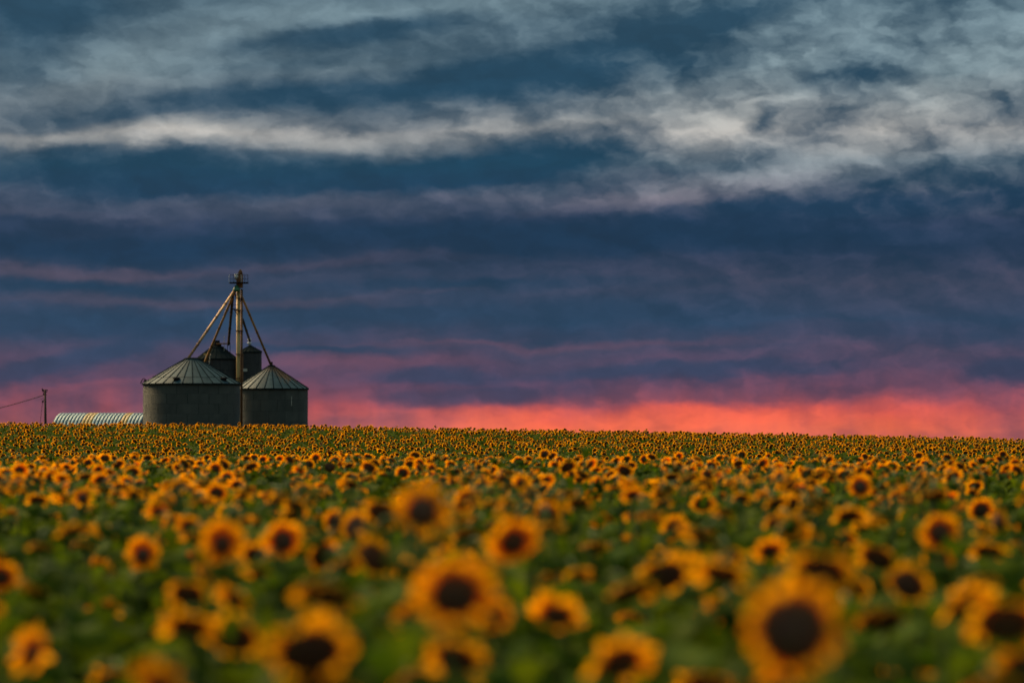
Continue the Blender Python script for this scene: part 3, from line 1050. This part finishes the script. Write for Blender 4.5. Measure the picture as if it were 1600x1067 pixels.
def plant(x, y, head_z, droop, yaw, hv, hs, nleaf, seed):
    """One sunflower: root Empty on the ground; stem, leaves, flower_head (> petals, calyx)."""
    rg = random.Random(seed)
    g = gz(x, y)
    k = (head_z - g) / head_at[droop].z
    root = bpy.data.objects.new('sunflower', None); COL.objects.link(root)
    root.empty_display_size = .1
    root.location = (x, y, g - .02); root.rotation_euler = (0, 0, yaw)
    link('stem', stem_mesh[droop], root, scale=(1, 1, k))
    c = head_at[droop]
    fh = link('flower_head', disc_mesh[hv], root, (c.x, c.y, c.z * k), (math.pi / 2 + R(DROOPS[droop]), rg.uniform(-.12, .12), 0), (hs, hs, hs))
    pt = link('petals', petal_mesh[hv], fh); pt['kind'] = 'stuff'
    link('calyx', calyx_mesh[hv], fh)
    a0 = rg.uniform(0, 6.28)
    for i in range(nleaf):
        f = .97 - .62 * (i / max(1, nleaf)) ** .9
        z = (c.z * k - .13) * f
        sc = rg.uniform(.85, 1.25) * (.62 + .55 * min(1, (1 - f) * 4.0))
        a = a0 + i * 2.4 + rg.uniform(-.3, .3)
        link('leaf', leaf_mesh[rg.randrange(7)], root, (0, 0, z), (rg.uniform(-.35, .25), rg.uniform(-.2, .2), a), (sc, sc, sc))
    return root


# photo x, y of the head, its width in px, nod class, yaw (deg, + = towards the right), head class, label, landmark name
HEROES = [
    (1228, 968, 168, 1, 4, 7, 'largest sunflower, round chocolate disc facing straight out, lower right', 'largest round sunflower'),
    (702, 915, 150, 2, 8, 4, 'big sunflower with wide oval disc at lower centre, full ring of petals', 'big wide-disc sunflower at centre'),
    (662, 790, 106, 0, -3, 2, 'upright open-faced sunflower standing tall above the centre of the field', 'tall open-faced sunflower'),
    (472, 1003, 152, 3, 12, 6, 'big nodding sunflower with broad dark disc, bottom left of centre', 'big nodding sunflower bottom left of centre'),
    (786, 838, 100, 2, 18, 3, 'sunflower with dark oval disc just right of the tall open-faced one', 'dark oval sunflower right of centre'),
    (1284, 886, 120, 3, -8, 6, 'nodding dark-disc sunflower directly above the largest round one', 'nodding sunflower above the largest one'),
    (1462, 826, 76, 1, 3, 2, 'neat round sunflower with small dark disc among the right-hand flowers', 'neat round sunflower at right'),
    (878, 952, 106, 3, -10, 2, 'nodding sunflower with small dark eye right of the wide-disc one', 'small-eyed nodding sunflower'),
    (938, 1022, 132, 3, 22, 5, 'sunflower turned right with arched petals at the bottom middle', 'right-turned sunflower at bottom middle'),
    (341, 842, 92, 1, 12, 1, 'broad-petalled sunflower with black oval eye, left of centre', 'broad-petalled sunflower at left'),
    (221, 861, 70, 0, 10, 0, 'bright small-eyed sunflower left of the broad-petalled one', 'bright small-eyed sunflower'),
    (307, 874, 60, 0, -6, 0, 'small pale-eyed sunflower overlapping the broad-petalled one', 'small pale-eyed sunflower'),
    (434, 838, 78, 1, 16, 2, 'sunflower facing half right between the broad-petalled and open-faced ones', 'half-right sunflower at left of centre'),
    (178, 887, 66, 2, -30, 3, 'sunflower turned left, half hidden by the bright small-eyed one', 'left-turned half-hidden sunflower'),
    (1096, 784, 48, 3, 2, 4, 'nodding arch of orange petals over a dark disc, middle distance right', 'orange arch sunflower in middle distance'),
    (1341, 757, 46, 0, 3, 2, 'small full-faced sunflower standing above the right-hand flowers', 'small full-faced sunflower at right'),
    (1320, 801, 66, 4, 4, 5, 'strongly nodding sunflower left of the neat round one', 'strongly nodding sunflower at right'),
    (1146, 888, 108, 4, -22, 5, 'drooping sunflower seen as a slanting orange band, right of centre', 'slanting-band sunflower'),
    (1086, 968, 82, 3, 8, 2, 'sunflower with petals curling over its eye beside the largest one', 'curled-petal sunflower'),
    (1478, 936, 112, 3, 24, 5, 'sunflower turned right with dark disc at the lower right', 'right-turned sunflower at lower right'),
    (1385, 958, 104, 4, -12, 7, 'dark-hearted sunflower between the largest and the lower right-turned one', 'dark-hearted sunflower'),
    (1568, 960, 136, 3, -6, 6, 'big nodding sunflower cut by the right edge of the picture', 'big sunflower at the right edge'),
    (622, 1045, 112, 4, 26, 4, 'sunflower nodding to the right at the bottom edge, left of centre', 'bottom-edge sunflower nodding right'),
    (305, 968, 112, 4, -4, 5, 'shaded sunflower with broken arch of petals at lower left', 'broken-arch sunflower at lower left'),
    (165, 942, 74, 4, 6, 4, 'small nodding arch of petals at the left, above the shaded one', 'small arch sunflower at left'),
    (112, 822, 76, 5, 14, 4, 'deeply nodding sunflower arching to the right near the left edge', 'deep-nodding sunflower near left edge'),
    (164, 800, 42, 1, -74, 0, 'sunflower seen from the side as a bright orange blade, far left', 'side-on sunflower at left'),
    (18, 830, 46, 4, 5, 4, 'nodding sunflower touching the left edge below the hut', 'nodding sunflower at the left edge'),
    (62, 778, 46, 4, 0, 5, 'arched sunflower near the left edge below the utility pole', 'arched sunflower below the pole'),
    (90, 1002, 96, 0, -78, 0, 'blurred side-on orange sunflower near the lower left corner', 'side-on sunflower in the lower left'),
    (12, 1012, 110, 1, 60, 1, 'blurred orange sunflower filling the lower left corner edge', 'corner sunflower at lower left'),
    (528, 918, 122, 4, -14, 7, 'shadowed sunflower with dim petals left of the wide-disc one', 'dim-petalled sunflower'),
    (602, 926, 70, 2, -50, 3, 'narrow sunflower turned left beside the wide-disc one', 'narrow turned sunflower'),
    (950, 915, 102, 4, 34, 7, 'dim sunflower turned right, behind the small-eyed nodding one', 'dim right-turned sunflower'),
    (1020, 892, 92, 3, 20, 6, 'black-disc sunflower with few lit petals, left of the slanting band', 'black-disc sunflower'),
    (1038, 822, 58, 2, 30, 4, 'sunflower facing right above the black-disc one', 'right-facing sunflower'),
    (1552, 856, 72, 4, -20, 5, 'slanting nodding sunflower right of the neat round one', 'slanting sunflower near right edge'),
    (925, 846, 68, 5, 0, 4, 'flat orange cap of a fully nodding sunflower right of centre', 'flat orange cap'),
    (508, 1066, 150, 4, -4, 6, 'sunflower cut by the bottom edge beneath the big nodding one', 'bottom-cut sunflower'),
    (1092, 1058, 110, 4, 4, 6, 'sunflower cut by the bottom edge below the curled-petal one', 'bottom-cut sunflower at right'),
    (242, 924, 50, 1, -62, 1, 'small side-facing sunflower between the small arch and broken-arch ones', 'small side-facing sunflower'),
    (392, 1050, 84, 4, -10, 4, 'dim nodding sunflower in the bottom gap left of the big nodding one', 'dim nodding sunflower at bottom'),
    (44, 955, 62, 4, -8, 4, 'small dim arch of petals near the left edge above the corner', 'dim arch near left edge'),
    (180, 1046, 96, 5, 12, 6, 'drooping brownish sunflower near the bottom left corner', 'brownish drooping sunflower'),
    (800, 1052, 90, 5, -20, 6, 'shaded drooping sunflower at the bottom edge right of centre', 'shaded drooping sunflower'),
    (1010, 960, 74, 4, -30, 5, 'dim sunflower turned left beside the curled-petal one', 'dim left-turned sunflower'),
    (1400, 1046, 100, 5, 8, 7, 'deep-shaded drooping sunflower at the bottom right', 'deep-shaded drooping sunflower'),
    (1525, 793, 50, 2, 10, 4, 'sunflower with dark eye above the slanting one near the right edge', 'dark-eyed sunflower near right edge'),
    (1567, 742, 28, 0, 0, 3, 'little full-faced sunflower close to the right edge, far back', 'little full-faced sunflower'),
    (925, 770, 37, 3, 0, 5, 'small bright nodding sunflower behind the flat orange cap', 'small bright nodding sunflower'),
    (545, 778, 40, 4, 12, 4, 'pair-like nodding sunflower left of the tall open-faced one', 'nodding sunflower left of centre'),
    (630, 737, 28, 2, 0, 5, 'small round-eyed sunflower behind the tall open-faced one', 'small round-eyed sunflower'),
    (600, 744, 30, 3, 0, 5, 'small nodding sunflower next to the small round-eyed one', 'small nodding neighbour'),
    (420, 738, 24, 1, 0, 3, 'tiny full-faced sunflower below the right grain bin', 'tiny full-faced sunflower'),
    (880, 727, 34, 3, 20, 6, 'dark-centred sunflower standing proud near the crest of the field', 'dark-centred crest sunflower'),
    (846, 708, 22, 2, 25, 4, 'highest sunflower, poking above the crest right of centre', 'highest crest sunflower'),
    (1005, 716, 20, 1, 8, 2, 'tiny ring-faced sunflower on the crest of the near field', 'ring-faced crest sunflower'),
    (515, 728, 26, 2, 4, 7, 'petal-less dark seed head standing on the crest below the bins', 'bare dark seed head'),
    (243, 733, 20, 1, 30, 4, 'tiny orange sunflower on the crest below the wide bin', 'tiny crest sunflower at left'),
]


def project(x, y, z):
    return 800 + FPX * x / y, HORIZON + FPX * (CAMZ - z) / y


heroes = []
for (px, py, W, dr, yaw, hv, lab, lm) in HEROES:
    d = FPX * .302 / W
    z = CAMZ - (py - HORIZON) / FPX * d
    heroes.append(dict(px=px, py=py, W=W, d=d, x=(px - 800) / FPX * d, z=z, dr=dr, yaw=yaw, hv=hv, lab=lab, lm=lm))

# --- the other plants: jittered rows over the near field
NEAR_DENSITY = 1.6
near = []
y = 6.0
row = 1.05
hx = np.array([h['x'] for h in heroes]); hd = np.array([h['d'] for h in heroes]); hz = np.array([h['z'] for h in heroes])
while y < 104:
    half = y * .165 + 1.5
    step = 1.0 / (NEAR_DENSITY * row)
    xs = np.arange(-half, half, step) + rng.uniform(0, step)
    for x0 in xs:
        if rng.random() < np.interp(y, [10, 14, 40, 65, 85, 104], [.0, .0, .05, .25, .5, .6]): continue
        x = x0 + rng.normal(0, step * .28); yy = y + rng.uniform(-.5, .5) * row
        h = HEAD + float(np.clip(rng.normal(-.05, .085), -.3, .10)) * (1 if y > 14 else .6)
        z = gz(x, yy) + h
        px, py = project(x, yy, z)
        W = FPX * .3 / yy
        ok = True
        for q in heroes:
            if math.hypot(x - q['x'], yy - q['d']) < .32: ok = False
            elif yy < q['d'] + .2 and math.hypot((px - q['px']) / (.5 * (W + q['W'])), (py - q['py']) / (.40 * (W + q['W']))) < 1.0 and not (rng.random() < .04): ok = False
            elif yy < q['d'] * 1.35 and math.hypot(px - q['px'], py - q['py']) < .42 * q['W']: ok = False
            if not ok: break
        if ok:
            near.append((yy, x, z, px, py, W))
    y += row
# late, low and turned-away heads that fill the gaps between the nearest big blooms
fill = []
for _ in range(9000):
    px, py = rng.uniform(-25, 1625), rng.uniform(800, 1085)
    W = float(np.interp(py, [800, 1085], [46, 116])) * rng.uniform(.8, 1.2)
    d = FPX * .27 / W
    z = CAMZ - (py - HORIZON) / FPX * d
    if not 1.28 < z < 1.76: continue
    x = (px - 800) / FPX * d
    if any(math.hypot((px - q['px']) / (.5 * W + .5 * q['W']), (py - q['py']) / (.38 * W + .36 * q['W'])) < ((1.02 if q['W'] > 98 else .80) if d < q['d'] else .60) for q in heroes): continue
    if any(math.hypot((px - f[3]) / (.5 * (W + f[5])), (py - f[4]) / (.4 * (W + f[5]))) < .66 for f in fill): continue
    if any(math.hypot(x - f[1], d - f[0]) < .25 for f in near): continue
    fill.append((d, x, z, px, py, W))
    if len(fill) >= 105: break
near = [n for n in near if n[0] > 20 or not any(math.hypot(n[3] - f[3], n[4] - f[4]) < .4 * (n[5] + f[5]) for f in fill)] + fill
near.sort()
room = 300 - len(heroes)
inside = [n for n in near if -40 < n[3] < 1640 and n[4] < 1067 + .45 * n[5]]
single = inside[:room]
single_ids = set(id(n) for n in single)
rest_near = [n for n in near if id(n) not in single_ids]


def droop_pick(rg):
    return rg.choices(range(6), (2, 4, 9, 20, 33, 32))[0]


def yaw_pick(rg):
    return rg.gauss(0, 34) if rg.random() < .84 else rg.uniform(-160, 160)


GROUP = 'sunflowers of the near field'
placed = []
for i, h in enumerate(heroes):
    o = plant(h['x'], h['d'], h['z'], h['dr'], R(h['yaw']), variant(h['hv'] // 2, h['dr'], random.Random(i + 3)), .90, 9 if h['d'] < 40 else 5, 1000 + i)
    tag(o, h['lab'], 'sunflower', GROUP)
    placed.append(o)
if True:      # the bare seed head has shed its petals
    for ch in list(placed[-2].children):
        for g_ in list(ch.children):
            if g_.name.startswith('petals'): bpy.data.objects.remove(g_)

ORD = ['first', 'second', 'third', 'fourth', 'fifth', 'sixth', 'seventh', 'eighth', 'ninth', 'tenth', 'eleventh', 'twelfth', 'thirteenth', 'fourteenth', 'fifteenth']
slots = {}
for i, (d, x, z, px, py, W) in enumerate(single):
    rg = random.Random(5000 + i)
    dr = droop_pick(rg); yw = yaw_pick(rg)
    o = plant(x, d, z, dr, R(yw), variant(rg.choice((0, 1, 2, 2, 3, 3)), dr, rg), rg.uniform(.58, .86) if d > 16 else rg.uniform(.8, 1.0), 9 if d < 30 else (7 if d < 42 else 5), 7000 + i)
    # which one: nearest landmark flower and the side of it
    j = min(range(len(heroes)), key=lambda q: math.hypot(px - heroes[q]['px'], 1.3 * (py - heroes[q]['py'])))
    dx, dy = px - heroes[j]['px'], py - heroes[j]['py']
    side = ('right of' if dx > 0 else 'left of') if abs(dx) > 1.3 * abs(dy) else ('below' if dy > 0 else 'above')
    slots.setdefault((j, side), []).append((math.hypot(dx, dy), o, dr, yw))
for (j, side), lst in slots.items():
    lst.sort(key=lambda q: q[0])
    for k, (_, o, dr, yw) in enumerate(lst):
        look = 'turned-away' if abs(yw) > 100 else 'side-facing' if abs(yw) > 50 else ('upright', 'upright', 'half-nodding', 'nodding', 'nodding', 'drooping')[dr]
        txt = f"{look} sunflower, {ORD[min(k, 14)]} one {side} the {heroes[j]['lm']}" if len(lst) > 1 else f"{look} sunflower just {side} the {heroes[j]['lm']}"
        tag(o, txt, 'sunflower', GROUP)


# --- the rest of the field: thousands of plants as one mass
def low_plant(seed, seg, npet, ndisc, nleaf, nl, nw, flower=True, far=False):
    rg = np.random.default_rng(seed)
    tp = Tpl()
    t = R(float(np.clip(rg.normal(48, 14), -8, 70)))
    pts, c = stem_path(t)
    if flower:
        stem(tp, pts[::2] if far else pts, 3 if far else 5)
        hd_ = Tpl()
        r0, r1 = HEADS[rg.choice((1, 2, 3, 3))]
        hs = rg.uniform(.6, .88) if not far else rg.uniform(.8, 1.0)
        r0, r1 = r0 * hs, r1 * hs
        disc(hd_, r0, ndisc, .034, rg, 2)
        petals(hd_, r0, r1, npet, 1 if far else 2, seg, rg.uniform(.35, .75), .3, .046 if far else .042, rg, rg.uniform(.7, 1.3))
        if not far: calyx(hd_, r0, 7, rg, False)
        mt = head_matrix(t, c)
        tp.add([mt @ Vector(p) for p in hd_.v], [], 0, hd_.c)
        b = len(tp.v) - len(hd_.v)
        for f, m in zip(hd_.f, hd_.m):
            tp.f.append(tuple(i + b for i in f)); tp.m.append(m)
    for i in range(nleaf):
        f = .98 - .6 * (i / nleaf) ** .9 if flower else rg.uniform(.45, .98)
        lf = Tpl()
        leaf(lf, rg.uniform(.25, .34), rg.uniform(.22, .31), nl, nw, rg.uniform(1.5, 3.0), rg.uniform(.05, .35), rg)
        sc = rg.uniform(.8, 1.05) * (.65 + .5 * min(1, (1 - f) * 4)) * (1.25 if far else 1)
        m = Matrix.Translation((0, 0, (c.z - .13) * f)) @ Matrix.Rotation(i * 2.4 + rg.uniform(-.3, .3), 4, 'Z') @ Matrix.Rotation(rg.uniform(-.35, .25), 4, 'X') @ Matrix.Scale(sc, 4)
        b = len(tp.v)
        tp.v += [tuple(m @ Vector(p)) for p in lf.v]; tp.c += lf.c
        for ff, mm in zip(lf.f, lf.m):
            tp.f.append(tuple(q + b for q in ff)); tp.m.append(mm)
    # triangulate into arrays
    tri, mi = [], []
    for f, m in zip(tp.f, tp.m):
        for k in range(1, len(f) - 1):
            tri.append((f[0], f[k], f[k + 1])); mi.append(m)
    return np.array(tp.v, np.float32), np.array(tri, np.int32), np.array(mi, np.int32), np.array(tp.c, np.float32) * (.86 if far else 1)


def mass(name, batches, label):
    """batches: list of (templates, array of x, y, z, yaw, scale)."""
    VS, TS, MS, CS = [], [], [], []
    base = 0
    for tpls, arr in batches:
        pick = rng.integers(0, len(tpls), len(arr))
        for k, (v, t, m, c) in enumerate(tpls):
            a = arr[pick == k]
            if not len(a): continue
            ca, sa = np.cos(a[:, 3])[:, None], np.sin(a[:, 3])[:, None]
            s = a[:, 4][:, None]
            X = (v[None, :, 0] * ca - v[None, :, 1] * sa) * s + a[:, 0][:, None]
            Y = (v[None, :, 0] * sa + v[None, :, 1] * ca) * s + a[:, 1][:, None]
            Z = v[None, :, 2] * a[:, 5][:, None] + a[:, 2][:, None]
            n = len(a)
            VS.append(np.stack([X, Y, Z], -1).reshape(-1, 3))
            TS.append((t[None] + (np.arange(n) * len(v))[:, None, None] + base).reshape(-1, 3))
            MS.append(np.tile(m, n))
            CS.append((c[None] * rng.uniform(.78, 1.2, (n, 1, 1))).reshape(-1, 3))
            base += n * len(v)
    V = np.concatenate(VS).astype(np.float32); T = np.concatenate(TS).astype(np.int32); Mi = np.concatenate(MS).astype(np.int32); C_ = np.concatenate(CS)
    me = bpy.data.meshes.new(name)
    me.vertices.add(len(V)); me.vertices.foreach_set('co', V.ravel())
    me.loops.add(len(T) * 3); me.loops.foreach_set('vertex_index', T.ravel())
    me.polygons.add(len(T)); me.polygons.foreach_set('loop_start', np.arange(0, len(T) * 3, 3, dtype=np.int32))
    for m in PLANT_MATS: me.materials.append(m)
    me.polygons.foreach_set('material_index', Mi)
    at = me.attributes.new('tone', 'FLOAT_COLOR', 'POINT')
    at.data.foreach_set('color', np.concatenate([C_, np.ones((len(C_), 1))], 1).astype(np.float32).ravel())
    me.update(calc_edges=True)
    print(name, 'triangles', len(T))
    return tag(link(name, me), label, None, None, 'stuff')


def scatter(y0, y1, dens, hsd, wide=.165, jitter=24):
    n = int(dens * wide * (y1 ** 2 - y0 ** 2))
    yy = np.sqrt(rng.uniform(y0 ** 2, y1 ** 2, n))
    xx = rng.uniform(-1, 1, n) * (yy * wide + 1.5)
    return xx, yy


def rows(xx, yy, hsd, yaw_sd=26):
    n = len(xx)
    yaw = np.where(rng.random(n) < .93, rng.normal(0, R(yaw_sd), n), rng.uniform(-3, 3, n))
    k = 1 + rng.normal(0, hsd, n)
    return np.stack([xx, yy, ground_z(xx, yy) - .02, yaw, rng.uniform(.88, 1.1, n), k], 1)


mid_t = [low_plant(300 + i, 2, 15, 9, 6, 3, 2) for i in range(16)]
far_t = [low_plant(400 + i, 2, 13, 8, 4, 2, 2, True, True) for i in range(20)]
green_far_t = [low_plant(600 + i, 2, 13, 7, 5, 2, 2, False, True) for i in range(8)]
green_t = [low_plant(500 + i, 2, 13, 7, 7, 3, 2, False) for i in range(8)]

a_near = np.array([(x, d, gz(x, d) - .02, R(yaw_pick(random)), random.uniform(.88, 1.1), (z - gz(x, d)) / HEAD) for (d, x, z, px, py, W) in rest_near])
FAR_DENSITY = 0.72
fx, fy = scatter(172, 292, FAR_DENSITY, .06)
dx_, dy_ = scatter(104, 172, .25, .06)
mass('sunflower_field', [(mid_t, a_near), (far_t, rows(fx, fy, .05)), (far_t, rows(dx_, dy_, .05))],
     'mass of small orange sunflowers covering the far rise below the bins')
lx, ly = scatter(6, 112, 2.0, .05)
keep = rng.random(len(lx)) < np.interp(ly, [8, 30, 60], [.55, .8, 1.0])
g_near = rows(lx[keep], ly[keep], .11, 180); g_near[:, 5] *= np.interp(g_near[:, 1], [8, 18], [.82, .97])
gx, gy = scatter(172, 292, .95, .05)
g_far = rows(gx, gy, .05, 180); g_far[:, 4] *= 1.2; g_far[:, 5] *= 1.01
mass('foliage', [(green_t, g_near), (green_far_t, g_far)], 'dark green sunflower leaves filling the gaps between the blooms')
